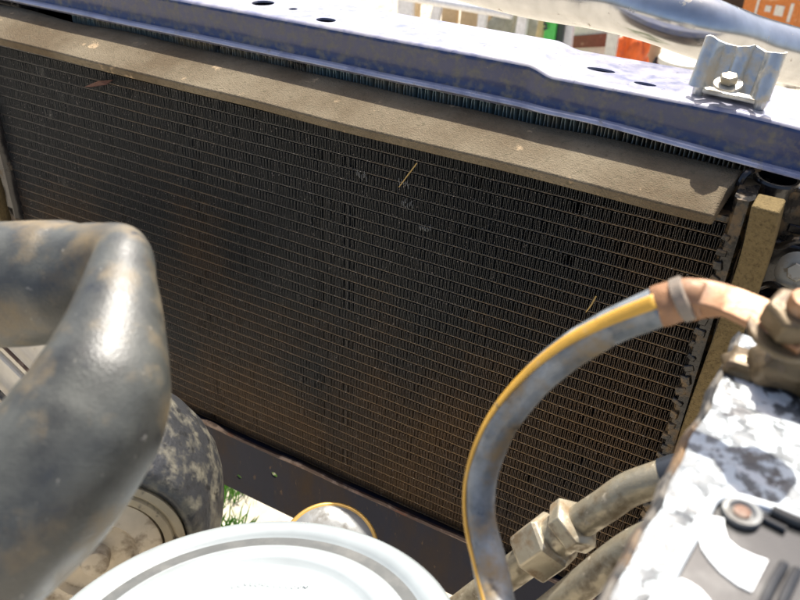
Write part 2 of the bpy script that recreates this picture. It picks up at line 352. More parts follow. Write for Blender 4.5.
# ------------------------------------------------------------------ condenser core behind, seen in the gap under the beam
con = thing('condenser', (-.50, .045, .52), 'blue-grey finned condenser core in the gap between foam strip and navy beam', 'condenser')
cf = fin_mesh('fin_strip', .60, .0062, .0125, .014, m_cfin, 3); ct = tube_mesh('tube', .60, .002, .014, m_cfin, 4)
for i in range(26):
    z = .508 + i * .0145
    inst('tube', ct, (-.62, .0345, z), con); inst('fin_strip', cf, (-.62, .034, z + .00725), con)
b = MB(); b.box((-.32, .052, .69), (.60, .003, .38)); b.build('dark_backing', m_dark, con)  # dark sheet added so that no light passes through the fins

# ------------------------------------------------------------------ foam strips
def foam(name, secs, m, label):
    b = MB(); b.loft(secs); o = b.build(name, m, ang=50, bevel=.0012); return tag(o, label, 'foam strip')
secs = []
N_ = 90
for i in range(N_ + 1):
    t = i / N_; x = -.80 + (.80 - .033) * t; tl = -.0005 - .0062 * x - .001
    w1 = noise.noise(Vector((x * 9, 0, 0))) * .0016; w2 = noise.noise(Vector((x * 14, 5, 0))) * .0035
    yf = -.020 + w1; zf = .8588 + tl + w1 * .5; yb = .030 + w2 ; zb = .8728 + tl * .45 - .0016 * max(0, min(1, (x + .4) / .3)) + w2 * .4
    th = .0075
    d = Vector((0, yb - yf, zb - zf)).normalized(); nn = Vector((0, -d.z, d.y))
    endx = .006 * (0 if i < N_ else 1)
    secs.append([Vector((x, yf, zf)), Vector((x + endx * .0, yf, zf)) + nn * th, Vector((x, (yf + yb) / 2, (zf + zb) / 2)) + nn * (th + .0012), Vector((x + endx, yb, zb)) + nn * th, Vector((x + endx, yb, zb))])
foam('foam_strip', secs, m_foam, 'long dusty grey foam strip lying along the top of the radiator')
secs = []
for i in range(41):
    t = i / 40; z = .50 + .374 * t
    x = -.0145 + .0015 * math.sin(t * 9) - .002 * (t - .8) ** 2 + (max(0, t - .93) * -.02)
    y = -.016 + .002 * math.sin(t * 5)
    secs.append([(x, y, z), (x + .0155, y - .0015, z), (x + .0165, y + .022, z), (x + .001, y + .022, z)])
foam('foam_strip', secs, m_foam2, 'upright brown foam strip at the right end of the radiator by the black pipe neck')
secs = []
for i in range(21):
    t = i / 20; z = .48 + .36 * t; x = -.727 + .002 * math.sin(t * 7)
    secs.append([(x - .07, -.012, z), (x, -.014, z), (x, .012, z), (x - .07, .012, z)])
foam('foam_strip', secs, m_foam2, 'brown foam strip at the far left end of the radiator, under the long strip')

# ------------------------------------------------------------------ straw, leaf
def straw(a, b_, label, m=m_straw, r=.0005):
    q = MB(); mid = (a + b_) / 2 + Vector((.0006, -.002, .0004)); q.tube([a, mid, b_], [r, r, r * .6], seg=6, sub=3); tag(q.build('straw', m), label, 'straw')
straw(at(417, 163, .474), at(399, 187, .476), 'thin dull straw slanting across the fins just below the foam strip')
straw(at(596, 296, .473), at(586, 312, .474), 'short yellow straw on the core just left of the cable end', r=.0006)
b = MB(); b.add([at(84, 87, .474), at(98, 81, .472), at(113, 80, .474), at(106, 85, .472), at(92, 87, .473)], [(0, 1, 2, 3, 4)])
o = b.build('leaf', m_leaf, ang=0); tag(o, 'small red-brown dead leaf on the fins at upper left', 'leaf'); sm = o.modifiers.new('s', 'SOLIDIFY'); sm.thickness = .0004

# ------------------------------------------------------------------ navy crossbeam over the radiator
BX0, BX1 = -1.25, .35
beam = thing('crossbeam', (-.3, .06, .88), 'navy painted steel crossbeam with holes, dusty and bright along its top', 'crossbeam')
YF, YBK = .030, .104
def ztop(x):
    t = min(1, max(0, (x + .178) / .022)); t = t * t * (3 - 2 * t)
    return .9165 - .0042 * t - max(0, x + .04) * .06
def yfront(x):
    t = min(1, max(0, (x + .178) / .022)); t = t * t * (3 - 2 * t); return YF - .0035 * t
xs = sorted(set([BX0 + (BX1 - BX0) * i / 70 for i in range(71)] + [-.185 + .035 * i / 14 for i in range(15)]))
b = MB(); secs = []; lips = []
for x in xs:
    zt, yf = ztop(x), yfront(x); zb = .8892 + .0006 * noise.noise(Vector((x * 12, 2, 2))) - max(0, x + .12) * .058
    w_ = .0005 * noise.noise(Vector((x * 20, 0, 0)))
    rr = .0042
    prof = [(yf + rr * (1 - math.cos(a)), zt - rr * (1 - math.sin(a))) for a in [R(90 - 18 * k) for k in range(0)]]
    arc = [(yf + rr - rr * math.cos(R(a)), zt - rr + rr * math.sin(R(a))) for a in range(90, -1, -15)]      # top edge down to face
    bead = [(yf - .0003 + w_, zb + .0042), (yf - .0016, zb + .0022), (yf - .0046, zb + .0008), (yf - .0048, zb - .0006), (yf - .003, zb - .002), (yf + .001, zb - .001)]
    pts = arc + [(yf + w_, (zt + zb) / 2)] + bead
    lips.append([Vector((x, y, z)) for (y, z) in [(yf - .0007, zb + .0026), (yf - .0046, zb + .0016), (yf - .0056, zb + .0006), (yf - .0057, zb - .0008), (yf - .0040, zb - .0016), (yf - .0007, zb - .0014)]])
    inner = [(yf + .002, zb + .002), (yf + .002, zt - rr - .001), (yf + rr, zt - .0022)]
    secs.append([Vector((x, y, z)) for (y, z) in pts + inner])
q = MB(); q.loft(lips); q.build('drip_lip', m_edge, beam, ang=60)  # proud pale bead carrying the lip's painted highlight
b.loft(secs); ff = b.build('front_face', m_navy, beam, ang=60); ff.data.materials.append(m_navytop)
for p in ff.data.polygons:                                # pale top edge: the sun's highlight on the fillet, put into its colour
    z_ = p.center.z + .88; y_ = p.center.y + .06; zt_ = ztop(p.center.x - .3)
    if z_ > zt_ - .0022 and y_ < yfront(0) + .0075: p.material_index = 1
def hole(cx, cy, rx, ry, z, n=16, rot=0):
    return [Vector((cx + rx * math.cos(a + .01) * math.cos(rot) - ry * math.sin(a + .01) * math.sin(rot), cy + rx * math.cos(a + .01) * math.sin(rot) + ry * math.sin(a + .01) * math.cos(rot), z)) for a in [2 * math.pi * k / n for k in range(n)]]
def beamhole(px, py, rx, ry, z):
    p = onz(px, py, z); return hole(p.x, p.y, rx, ry, z)
# raised left plate and lower right plate
zl = .9165; zr = .9123
b = MB(); b.plate([(BX0, YF + .0042, zl), (-.178, YF + .0042, zl), (-.184, YBK, zl), (BX0, YBK, zl)],
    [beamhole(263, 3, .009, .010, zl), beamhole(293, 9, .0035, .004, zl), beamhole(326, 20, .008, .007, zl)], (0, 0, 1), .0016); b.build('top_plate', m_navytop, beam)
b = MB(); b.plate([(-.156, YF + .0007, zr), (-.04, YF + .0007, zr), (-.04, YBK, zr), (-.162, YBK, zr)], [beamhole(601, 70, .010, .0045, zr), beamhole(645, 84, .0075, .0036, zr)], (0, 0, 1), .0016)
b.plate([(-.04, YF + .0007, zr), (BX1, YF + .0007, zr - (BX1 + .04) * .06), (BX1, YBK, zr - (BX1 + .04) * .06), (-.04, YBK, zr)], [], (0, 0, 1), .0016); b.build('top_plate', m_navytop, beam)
b = MB(); secs = []
for k in range(9):
    t = k / 8; s_ = t * t * (3 - 2 * t); secs.append([Vector((-.178 + .022 * t - 0 * t, YF + .0042 - .0035 * s_, zl + (zr - zl) * s_)), Vector((-.184 + .022 * t, YBK, zl + (zr - zl) * s_)), Vector((-.184 + .022 * t, YBK, zl - .0016 + (zr - zl) * s_)), Vector((-.178 + .022 * t, YF + .0042 - .0035 * s_, zl - .0016 + (zr - zl) * s_))])
b.loft(secs, caps=False); b.build('joggle', m_navytop, beam)
b = MB(); b.box(((BX0 + BX1) / 2, YBK + .0008, .899), (BX1 - BX0, .0016, .022)); b.box(((BX0 + BX1) / 2, .0655, .8865), (BX1 - BX0, .073, .002)); b.build('back_face', m_navy, beam)

b = MB(); hl = []
for (px, py, rx, ry) in ((30, 12, .010, .0035), (43, 14, .007, .0035), (76, 18, .012, .003), (101, 26, .014, .0025)):
    q = at(px, py, .52); hl.append([Vector((q.x + rx * math.cos(a), .04, q.z + ry * math.sin(a))) for a in [2 * math.pi * k / 10 + .3 for k in range(10)]])
b.plate([(-1.25, .04, .80), (-.62, .04, .80), (-.62, .04, .8855), (-1.25, .04, .8855)], hl, (0, -1, 0), .003)
tag(b.build('slotted_plate', m_black), 'black slotted plate showing daylight through holes under the left end of the navy beam', 'plate')
# ------------------------------------------------------------------ lower panel
PZ = ZB - .002
low = thing('lower_panel', (-.4, -.012, .40), 'dark muddy navy panel with rusty lip and two holes under the radiator', 'panel')
pA = at(218, 482, .474); pB = at(290, 516, .474); zbot = (pA.z + pB.z) / 2
hs_ = []
for (px, py, rr_) in ((239, 477, .0035), (274, 475, .0042)):
    q = at(px, py, .474)
    hs_.append([Vector((q.x + rr_ * math.cos(a), -.006, q.z + rr_ * .9 * math.sin(a))) for a in [2 * math.pi * k / 14 + .01 for k in range(14)]])
b = MB(); b.plate([(-.80, -.006, zbot), (.3, -.006, zbot), (.3, -.006, PZ), (-.80, -.006, PZ)], hs_, (0, -1, 0), .002); b.build('face', m_lower, low)
b = MB(); secs = []
for i in range(160):
    x = -.80 + 1.1 * i / 159; e = .0022 * noise.noise(Vector((x * 16, 0, 4))) + .0009 * noise.noise(Vector((x * 70, 3, 4)))
    bump_ = .004 * math.exp(-((x + .46) / .012) ** 2)
    secs.append([(x, -.0075 + e * .5, PZ - .001), (x, -.0095 + e * .5, PZ + .002 + e + bump_), (x, -.0085 + e * .5, PZ + .0045 + e + bump_), (x, -.006, PZ + .004 + e), (x, -.004, PZ + .001), (x, -.004, PZ - .001)])
b.loft(secs); b.build('lip', m_rustlip, low, ang=50)
b = MB(); b.box((-.25, .022, PZ - .002), (1.1, .05, .002)); b.build('flange', m_lower, low)

# ------------------------------------------------------------------ bull-bar tube
bar = thing('bull_bar', at(700, 60, .66), 'large bright metal bar tube bending behind the zinc clamp at upper right', 'bar')
pts = [at(250, -75, .92), at(400, -38, .80), at(520, -10, .73), at(600, 1, .68), at(655, 12, .645), at(702, 28, .65), at(750, 45, .70), at(800, 58, .755), at(880, 80, .84), at(980, 105, .93)]
b = MB(); b.tube(pts, .0225, seg=48, sub=10); b.build('tube', m_chrome, bar, ang=60)

# ------------------------------------------------------------------ zinc saddle clamp on the beam
cl = thing('saddle_clamp', onz(730, 100, zr), 'zinc plated saddle clamp with a hex bolt standing on the navy beam', 'clamp')
p0 = onz(689, 84, zr + .007) ; p1 = onz(768, 101, zr + .007)
ux = (p1 - p0); W_ = ux.length; ux.normalize(); uy = Vector((-ux.y, ux.x, 0))
up = (Vector((0, 0, 1)) * .88 + uy * .42).normalized(); H_ = .029; r1 = W_ * .105
def prof_clamp():
    P = []
    def arc(cx, cy, r, a0, a1, n=8):
        for k in range(n + 1):
            a = R(a0 + (a1 - a0) * k / n); P.append((cx + r * math.cos(a), cy + r * math.sin(a)))
    arc(r1 * .9, .001, r1, 150, 345)                # left half-tube, convex to the camera
    P.append((r1 * 2.4, .0045)); P.append((W_ * .40, .0045))
    arc(W_ * .5, .0045, W_ * .105, 180, 360, 6)       # centre rib
    P.append((W_ * .62, .0045)); P.append((W_ - r1 * 2.4, .0045))
    arc(W_ - r1 * .9, .001, r1, 195, 390)
    return P
pr = prof_clamp(); th = .0015; m_ = len(pr); nr = []
for i in range(m_):
    a = Vector(pr[max(0, i - 1)]); c = Vector(pr[min(m_ - 1, i + 1)]); t = (c - a).normalized(); nr.append(Vector((-t.y, t.x)))
ring = [(p[0], p[1]) for p in pr] + [(pr[i][0] + nr[i].x * th, pr[i][1] + nr[i].y * th) for i in range(m_ - 1, -1, -1)]
def hgt(u):
    t = u / W_
    return H_ * (1 + .10 * math.exp(-((t - .08) / .09) ** 2) - .12 * math.exp(-((t - .33) / .12) ** 2) + .04 * math.exp(-((t - .6) / .03) ** 2) - .10 * math.exp(-((t - .72) / .1) ** 2))
secs = [[p0 + ux * x + uy * y + up * (hgt(x) * k / 6) for (x, y) in ring] for k in range(7)]
b = MB(); b.loft(secs); b.build('saddle', m_zinc, cl, ang=40, bevel=.0004)
bc = p0 + ux * (W_ * .49) + up * .0065 - uy * .006
b = MB(); b.lathe([(.0085, 0), (.0085, .0014)], bc - up * .001 + uy * .001, (-uy * .55 + up * .83), 28); b.build('washer', m_zinc, cl)
b = MB(); b.lathe([(.0050, .0012), (.0054, .0018), (.0054, .0052), (.0046, .0058), (0, .0058)], bc, (-uy * .55 + up * .83), 6); b.build('bolt', m_nut, cl)
b = MB(); fo = p0 - ux * .001; 
for q in (p0 + ux * r1 + uy * .006, p1 - ux * r1 + uy * .006):
    b = MB(); b.lathe([(.0030, -.0075), (.0036, -.005), (.0036, .002), (.002, .003)], q, (0, 0, 1), 14); b.build('foot', m_zinc, cl)
bk = MB(); bk.box(p0 + ux * W_ * .5 + uy * .019 + Vector((0, 0, -.0035)), (W_ * .8, .03, .003), Matrix.Rotation(math.atan2(ux.y, ux.x), 3, 'Z')); bk.build('base', m_zinc, cl, bevel=.0006)

# ------------------------------------------------------------------ black parts at the right end of the radiator
neck = thing('pipe_neck', at(776, 240, .51), 'black plastic pipe neck with a round rim beside the upright foam strip', 'pipe')
c = at(777, 178, .515)
b = MB(); b.lathe([(.0115, -.075), (.0115, -.004), (.0135, -.003), (.0142, 0), (.0135, .0016), (.0115, .0012), (.0105, -.002), (.0105, -.05)], c, (.05, -.1, 1), 36); b.build('neck', m_black, neck)
b = MB(); b.box(at(800, 200, .53), (.024, .02, .012)); b.box(at(806, 226, .52), (.02, .02, .006)); b.box(at(803, 262, .54), (.05, .02, .06)); b.build('housing', m_black, neck, bevel=.001)
bb = thing('mounting_bracket', at(790, 285, .49), 'black bracket arm with a big steel washer and bolt at the right edge', 'bracket')
b = MB(); b.tube([at(762, 243, .485), at(780, 246, .48), at(800, 240, .475), at(840, 242, .475)], .0022, seg=10); b.tube([at(750, 292, .485), at(770, 284, .48), at(785, 290, .475), at(815, 300, .475)], .0028, seg=10, squash=.7); b.build('arm', m_black, bb)
b = MB(); b.box(at(788, 266, .505), (.034, .006, .032)); b.box(at(775, 305, .50), (.04, .02, .012)); b.build('plate', m_black, bb, bevel=.002)
wc = at(797, 272, .486); wn = Vector((-.1, -.9, .35))
b = MB(); b.lathe([(.0125, 0), (.0125, .0012), (.0115, .0018), (.006, .0020)], wc, wn, 36); b.build('washer', m_washer, bb)
b = MB(); b.lathe([(.0056, .002), (.0058, .0065), (.005, .0072), (0, .0072)], wc, wn, 6); b.build('bolt', m_washer, bb)
b = MB(); b.tube([at(738, 186, .497), at(746, 174, .50), at(760, 168, .51), at(790, 160, .53), at(815, 168, .53)], .0022, seg=8)
tag(b.build('wire_loom', m_black), 'short black wires beside the end of the long foam strip', 'wire')
b = MB(); b.box((.058, .034, .69), (.19, .006, .36)); tag(b.build('side_panel', m_header, bevel=.001), 'muddy black side panel behind the bolt at the right edge', 'panel')

# ------------------------------------------------------------------ refrigerant pipes
pip = thing('refrigerant_pipe', at(580, 520, .30), 'dusty aluminium pipe with two hex nuts crossing in front of the core', 'pipe')
d0 = .300
A = at(420, 640, .27); B = at(548, 545, .292); C_ = at(606, 505, .300)
dirn = (C_ - A).normalized()
b = MB(); b.tube([A, at(480, 595, .280), at(520, 566, .287), B], .0088, seg=28); b.build('pipe', m_pipe, pip, ang=60)
b = MB(); b.tube([B, at(580, 522, .297), C_, at(628, 490, .304), at(655, 480, .307), at(668, 476, .309)], .0086, seg=28); b.build('pipe', m_pipe, pip, ang=60)
b = MB(); b.tube([at(664, 477, .3085), at(685, 471, .311), at(740, 462, .315)], .0092, seg=28); b.build('sleeve', m_sleeve, pip, ang=60)
h1 = at(546, 545, .292)
b = MB(); b.lathe([(.0135, -.013), (.0162, -.0105), (.0162, .0065), (.0145, .0085), (.010, .009)], h1, dirn, 6, phase=.62); b.build('hex_nut', m_nut, pip, bevel=.0007)
b = MB(); b.lathe([(.011, -.004), (.011, .004)], h1 + dirn * .0115, dirn, 24); b.build('collar', m_nut, pip, bevel=.0006)
b = MB(); b.lathe([(.0125, -.004), (.0150, -.002), (.0150, .0050), (.0125, .0065), (.0095, .007)], h1 + dirn * .019, dirn, 6, phase=.05); b.build('hex_nut', m_nut, pip, bevel=.0007)
b = MB(); b.tube([at(500, 650, .255), at(560, 603, .27), at(610, 562, .28), at(645, 540, .285), at(700, 520, .29)], .0082, seg=28)
tag(b.build('refrigerant_pipe', m_pipe, ang=60), 'plain dusty pipe without nuts, lower of the two, going under the battery', 'pipe')

# ------------------------------------------------------------------ battery with white crust
BZ = .90
bat = thing('battery', (.07, -.32, .72), 'black battery with white crust on its top at lower right', 'battery')
X0, X1, Y1, Y0 = -.005, .17, -.206, -.42
b = MB(); nx, ny = 110, 130; vs = []; fs = []
for j in range(ny + 1):
    for i in range(nx + 1):
        x = X0 + (X1 - X0) * (i / nx); y = Y0 + (Y1 - Y0) * j / ny
        n1 = noise.fractal(Vector((x * 70, y * 70, 2)), .8, 2.1, 5)
        z = BZ + max(0, n1 + .12) * .0016
        if i == 0: x += .0016 * noise.noise(Vector((y * 60, 0, 0)))
        vs.append((x, y, z))
for j in range(ny):
    for i in range(nx):
        a = j * (nx + 1) + i; fs.append((a, a + 1, a + nx + 2, a + nx + 1))
b.add(vs, fs); b.build('top', m_batt, bat, ang=180)
b = MB(); b.box(((X0 + X1) / 2 + .0035, (Y0 + Y1) / 2, (.72 + BZ) / 2 - .003), (X1 - X0 - .004, Y1 - Y0 - .006, BZ - .72 - .004)); b.build('case', m_battside, bat)
b = MB(); secs = []
for i in range(60):
    y = Y0 + (Y1 - Y0 + .001) * i / 59; e = .0016 * noise.noise(Vector((y * 60, 0, 0))) + .0004 * noise.noise(Vector((y * 300, 0, 0)))
    secs.append([(X0 - .0022 + e, y, BZ - .014), (X0 - .003 + e, y, BZ - .003), (X0 - .0015 + e, y, BZ + .0006), (X0 + .001 + e, y, BZ - .001), (X0 + .002, y, BZ - .014)])
b.loft(secs); b.build('rim', m_battside, bat, ang=60)
# cover set in the top
cz = BZ + .0045
def cp(px, py, dz=0): return onz(px, py, cz + dz)
cz_ = [cp(712, 508), cp(716, 500), cp(726, 497), cp(860, 531), cp(860, 700), cp(632, 700)]
b = MB(); b.plate(cz_, [], (0, 0, 1), .005); b.build('cover', m_cover, bat, bevel=.0008)
b = MB(); b.tube([cp(629, 706, .001), cp(672, 603, .001), cp(708, 514, .001), cp(713, 501, .001), cp(722, 495, .001), cp(740, 496, .001), cp(800, 511, .001), cp(870, 530, .001)], .0015, seg=10, sub=6); b.build('ridge', m_mottle, bat)
def flat(pts, name, m, dz=.0006):
    q = MB(); q.plate([cp(x, y, dz) for (x, y) in pts], [], (0, 0, 1), .0005); return q.build(name, m, bat)
flat([(712, 514), (727, 516), (728, 524), (733, 537), (745, 546), (760, 552), (774, 556), (762, 589), (748, 583), (730, 571), (718, 559), (709, 548), (704, 534)], 'pale_patch', m_mottle)  # flat white patch on the cover
flat([(691, 580), (700, 583), (712, 590), (722, 600), (735, 622), (672, 626)], 'pale_patch', m_mottle)
q_ = cp(743, 511, .0006)
b = MB(); b.lathe([(.0052, 0), (.0050, .0014), (.0036, .0016), (.0026, .0004)], q_, (0, 0, 1), 28); b.build('boss', m_cap, bat)
b = MB(); b.lathe([(.0024, .0002), (.0022, .0012), (0, .0014)], q_, (0, 0, 1), 14); b.build('screw', m_rustlip, bat)
b = MB(); b.tube([cp(750, 503, .001), cp(764, 513, .001), cp(788, 524, .001)], .0009, seg=8); b.tube([cp(772, 505, .0012), cp(800, 516, .0012), cp(850, 528, .0012)], .0016, seg=8)
b.tube([cp(790, 560, .001), cp(778, 590, .001), cp(765, 640, .001)], .0013, seg=8); b.tube([cp(803, 565, .001), cp(792, 600, .001), cp(780, 650, .001)], .0013, seg=8); b.build('rib', m_cover, bat)


# the battery stands slightly askew: turned about its own corner
fa, fb = onz(708, 405, BZ), onz(614, 590, BZ)
bat_turn = math.atan2(-(fa.x - fb.x), fa.y - fb.y)
pv = onz(662, 500, BZ); rel = Vector((bat.location.x - pv.x - (X0 - pv.x), bat.location.y - pv.y, 0)); nr_ = Matrix.Rotation(bat_turn, 3, 'Z') @ rel
bat.location = (pv.x + nr_.x, pv.y + nr_.y, bat.location.z); bat.rotation_euler.z = bat_turn
# ------------------------------------------------------------------ battery terminal clamp
tc = thing('terminal_clamp', onz(775, 370, BZ), 'corroded brass terminal clamp with nut on the back corner of the battery', 'clamp')
def lump(name, c, size, m, par, seed, amp=.12, rot=None):
    me_ = bmesh.new(); bmesh.ops.create_cube(me_, size=1); bmesh.ops.subdivide_edges(me_, edges=me_.edges[:], cuts=9, use_grid_fill=True)
    q = MB(); mm = {}
    for v in me_.verts:
        p = v.co.copy(); s_ = p.normalized() * .56; p = p * .62 + s_ * .38
        p += p.normalized() * amp * noise.noise(p * 2.6 + Vector((seed, 0, 0))); p = Vector((p.x * size[0], p.y * size[1], p.z * size[2]))
        if rot: p = rot @ p
        mm[v.index] = len(q.v); q.v.append(Vector(c) + p)
    for f in me_.faces: q.f.append(tuple(mm[v.index] for v in f.verts))
    me_.free(); return q.build(name, m, par, ang=180)
tb = onz(772, 366, BZ + .008)
lump('clamp_body', tb + Vector((.012, .004, .002)), (.032, .020, .019), m_brass, tc, 2, .22)
lump('clamp_jaw', tb + Vector((.028, .000, .003)), (.030, .022, .022), m_brass, tc, 5, .2)
lump('clamp_foot', onz(765, 372, BZ + .002), (.026, .012, .008), m_brass, tc, 8, .12)
nutc = at(791, 325, .222)
b = MB(); b.lathe([(.0115, -.0035), (.0115, -.0015)], nutc, (.1, -.25, 1), 30); b.build('washer', m_brass, tc, bevel=.0004)
b = MB(); b.lathe([(.0082, -.0012), (.0092, 0), (.0092, .006), (.008, .0072), (.004, .0073)], nutc, (.1, -.25, 1), 6, phase=.5); b.build('nut', m_brass, tc, bevel=.0006)
b = MB(); b.lathe([(.0042, -.004), (.0042, .0105), (.0036, .0115), (0, .0115)], nutc, (.1, -.25, 1), 18); b.build('bolt', m_copper, tc)

# ------------------------------------------------------------------ cable with copper lug
cab = thing('battery_cable', at(480, 520, .20), 'black cable with a yellow stripe curving up to a copper lug', 'cable')
cp_ = [(530, 690, .150), (505, 630, .165), (492, 575, .180), (480, 520, .193), (482, 474, .202), (500, 427, .210), (532, 385, .216), (572, 350, .220), (616, 325, .223), (664, 305, .224)]
CP = [at(*p) for p in cp_]
b = MB(); b.tube(CP, [.0058, .0060, .0062, .0058, .0059, .0060, .0060, .0060, .0062, .0062], seg=36, sub=10)
for i, p in enumerate(b.v):
    b.v[i] = p + Vector((noise.noise(p * 80), noise.noise(p * 80 + Vector((9, 0, 0))), noise.noise(p * 80 + Vector((0, 9, 0))))) * .0005
b.build('sheath', m_cable, cab, ang=180)
# stripe: a thin raised band along the upper outer side
sp_, _ = spline(CP[1:], .006, 10); vs = []; fs = []; n = len(sp_)
for i, p in enumerate(sp_):
    T = (sp_[min(i + 1, n - 1)] - sp_[max(i - 1, 0)]).normalized(); tocam = (CAM - p).normalized()
    side = T.cross(tocam).normalized()                        # across the cable as seen
    if side.x * -1 + side.z < 0: side = -side
    tt = i / n; a0 = 48 + 14 * math.sin(tt * 5) - 14 * max(0, tt - .6) / .4; wd = 16 + 44 * max(0, tt - .3)
    rr = .00645
    tc_ = side.cross(T).normalized()
    if tc_.dot(tocam) < 0: tc_ = -tc_
    for k in range(6):
        a = R(a0 - wd / 2 * 1 + wd * k / 5); vs.append(p + (side * math.sin(a) + tc_ * math.cos(a)) * rr)
for i in range(n - 1):
    for k in range(5): a = i * 6 + k; fs.append((a, a + 1, a + 7, a + 6))
b = MB(); b.add(vs, fs); o = b.build('stripe', m_yellow, cab, ang=180); sm = o.modifiers.new('s', 'SOLIDIFY'); sm.thickness = .0007; sm.offset = -1
lug = thing('cable_lug', at(720, 300, .225), 'flattened copper lug bolted to the battery terminal', 'lug')
lug.parent = None
E = CP[-1]; E2 = at(688, 298, .226)
b = MB(); b.tube([E - (E2 - E) * .25, E, at(676, 301, .2255), E2, at(704, 300, .2255)], [.0066, .0068, .0066, .0062, .0050], seg=28, sub=5, squash=.9)
for i, p in enumerate(b.v): b.v[i] = p + Vector((noise.noise(p * 120), 0, noise.noise(p * 120 + Vector((7, 0, 0))))) * .0009
bl = b.build('barrel', m_copper, lug, ang=180)
b = MB(); secs = []
path = [(690, 298, .2265), (708, 298, .2265), (728, 301, .2265), (748, 309, .2255), (768, 318, .2240), (790, 329, .2215), (812, 340, .2185)]
pp = [at(*q) for q in path]; pp, _ = spline(pp, 1, 5)
for i, p in enumerate(pp):
    T = (pp[min(i + 1, len(pp) - 1)] - pp[max(i - 1, 0)]).normalized(); tc_ = Vector((.0, -.35, .94)); sd = T.cross(tc_).normalized(); nn = sd.cross(T).normalized(); t = i / (len(pp) - 1)
    hw = .0052 + .0012 * t; ht = .0040 * (1 - min(1, t * 3)) + .0016
    secs.append([p + sd * hw + nn * ht * .7, p + nn * ht, p - sd * hw + nn * ht * .7, p - sd * hw - nn * ht, p + sd * hw - nn * ht])
b.loft(secs); b.build('tongue', m_copper, lug, ang=50, bevel=.0006)
b = MB(); tv = (E2 - E).normalized(); b.lathe([(.0060, -.0022), (.0072, -.0016), (.0072, .0016), (.0060, .0022)], at(683, 299, .2258), (E2 - E).normalized() + Vector((.15, 0, .25)), 28)
b.build('tape', m_tape, lug, ang=60)

# ------------------------------------------------------------------ big coolant hose
hz = [(-260, 292, .33, 64), (-110, 289, .325, 64), (-20, 285, .318, 63), (34, 283, .312, 63), (76, 278, .305, 60), (104, 262, .295, 42), (122, 254, .284, 28), (120, 284, .272, 36), (115, 330, .260, 50), (104, 380, .250, 67), (90, 415, .246, 75), (65, 454, .242, 79), (34, 496, .238, 81), (-2, 532, .234, 82), (-50, 572, .230, 84), (-130, 640, .22, 88)]
HP = [CAM + ray(x, y) * (z / F) for (x, y, z, q) in hz]
b = MB(); b.tube(HP, [q * z / F for (x, y, z, q) in hz], seg=80, sub=14)
for i, p in enumerate(b.v):
    b.v[i] = p + Vector((noise.noise(p * 22), noise.noise(p * 22 + Vector((5, 0, 0))), noise.noise(p * 22 + Vector((0, 5, 0))))) * .0009
ho = b.build('coolant_hose', m_hose, ang=180); q_ = ho.modifiers.new('r', 'REMESH'); q_.mode = 'VOXEL'; q_.voxel_size = .0013; q_.use_smooth_shade = True; q_ = ho.modifiers.new('s', 'SMOOTH'); q_.iterations = 14; q_.factor = .6
tag(ho, 'thick dusty rubber coolant hose bending back on itself at the left', 'hose')

# ------------------------------------------------------------------ pulley behind the hose
DS = 1.38
pn = CAM + ray(95, 560) * (.300 * DS / F); pc = CAM + ray(90, 497) * (.338 * DS / F); ax = (pn - pc); L_ = ax.length; ax.normalize()
def dsz(p): return [(r_ * DS, L_ + (h_ - L_) * (DS if abs(h_ - L_) < .012 else 1)) for r_, h_ in p]
pl = thing('drive_pulley', pc, 'round black rubber drum with dusty tan belt track, behind and below the hose', 'pulley')
b = MB(); b.lathe(dsz([(.034, L_ - .01), (.0345, L_ + .001), (.0375, L_ + .0025), (.042, L_), (.047, L_ * .82), (.0525, L_ * .5), (.0555, L_ * .2), (.0562, -.002), (.0545, -.012), (.05, -.022), (.04, -.026)]), pc, ax, 120)
for i, p in enumerate(b.v): b.v[i] = p + (p - pc).normalized() * .0008 * noise.noise(p * 120)
b.build('rubber_ring', m_rubber, pl, ang=180)
b = MB(); b.lathe(dsz([(.0255, L_ - .008), (.0262, L_ + .0015), (.029, L_ + .002), (.0300, L_ + .0008), (.0312, L_ + .0024), (.0338, L_ + .002), (.0343, L_ - .006)]), pc, ax, 120); b.build('belt_track', m_rib, pl, ang=50)
b = MB(); b.lathe(dsz([(.0258, L_ - .004), (.025, L_), (.016, L_ + .001), (.014, L_ - .002), (.006, L_ - .002), (.005, L_ + .003), (0, L_ + .0035)]), pc, ax, 64); b.build('hub', m_plate, pl, ang=50)

# cream ribbed cover seen under the hose bend
cv = thing('engine_cover', at(5, 385, .31), 'cream metal cover with diagonal ribs in the crook of the hose', 'cover')
pa = [(-70, 262), (52, 395), (20, 460), (-90, 330)]
b = MB(); b.plate([at(x, y, .33) for x, y in [(-60, 250), (80, 370), (30, 450), (-130, 300)]], [], (0, -1, 0), .02); b.build('plate', m_cream, cv, bevel=.002)
for (o1, m2, rr_) in ((0, m_rustlip, .0016), (8, m_cream, .003), (34, m_battside, .003), (46, m_cream, .006)):
    b = MB(); b.tube([at(-70 - o1, 276 + o1, .322), at(0 - o1 * .75, 343 + o1 * .8, .322), at(60 - o1 * .6, 402 + o1, .322)], rr_, seg=10); b.build('rib', m2, cv)

# ------------------------------------------------------------------ pale round air cleaner lid
lc = CAM + ray(243, 646) * (.33 / F); vd = (CAM - lc).normalized()
hfw = Vector((0, 1, 0)); nrm = Vector((0, 0, 1)); R0 = 223 * .33 / F * 1.0
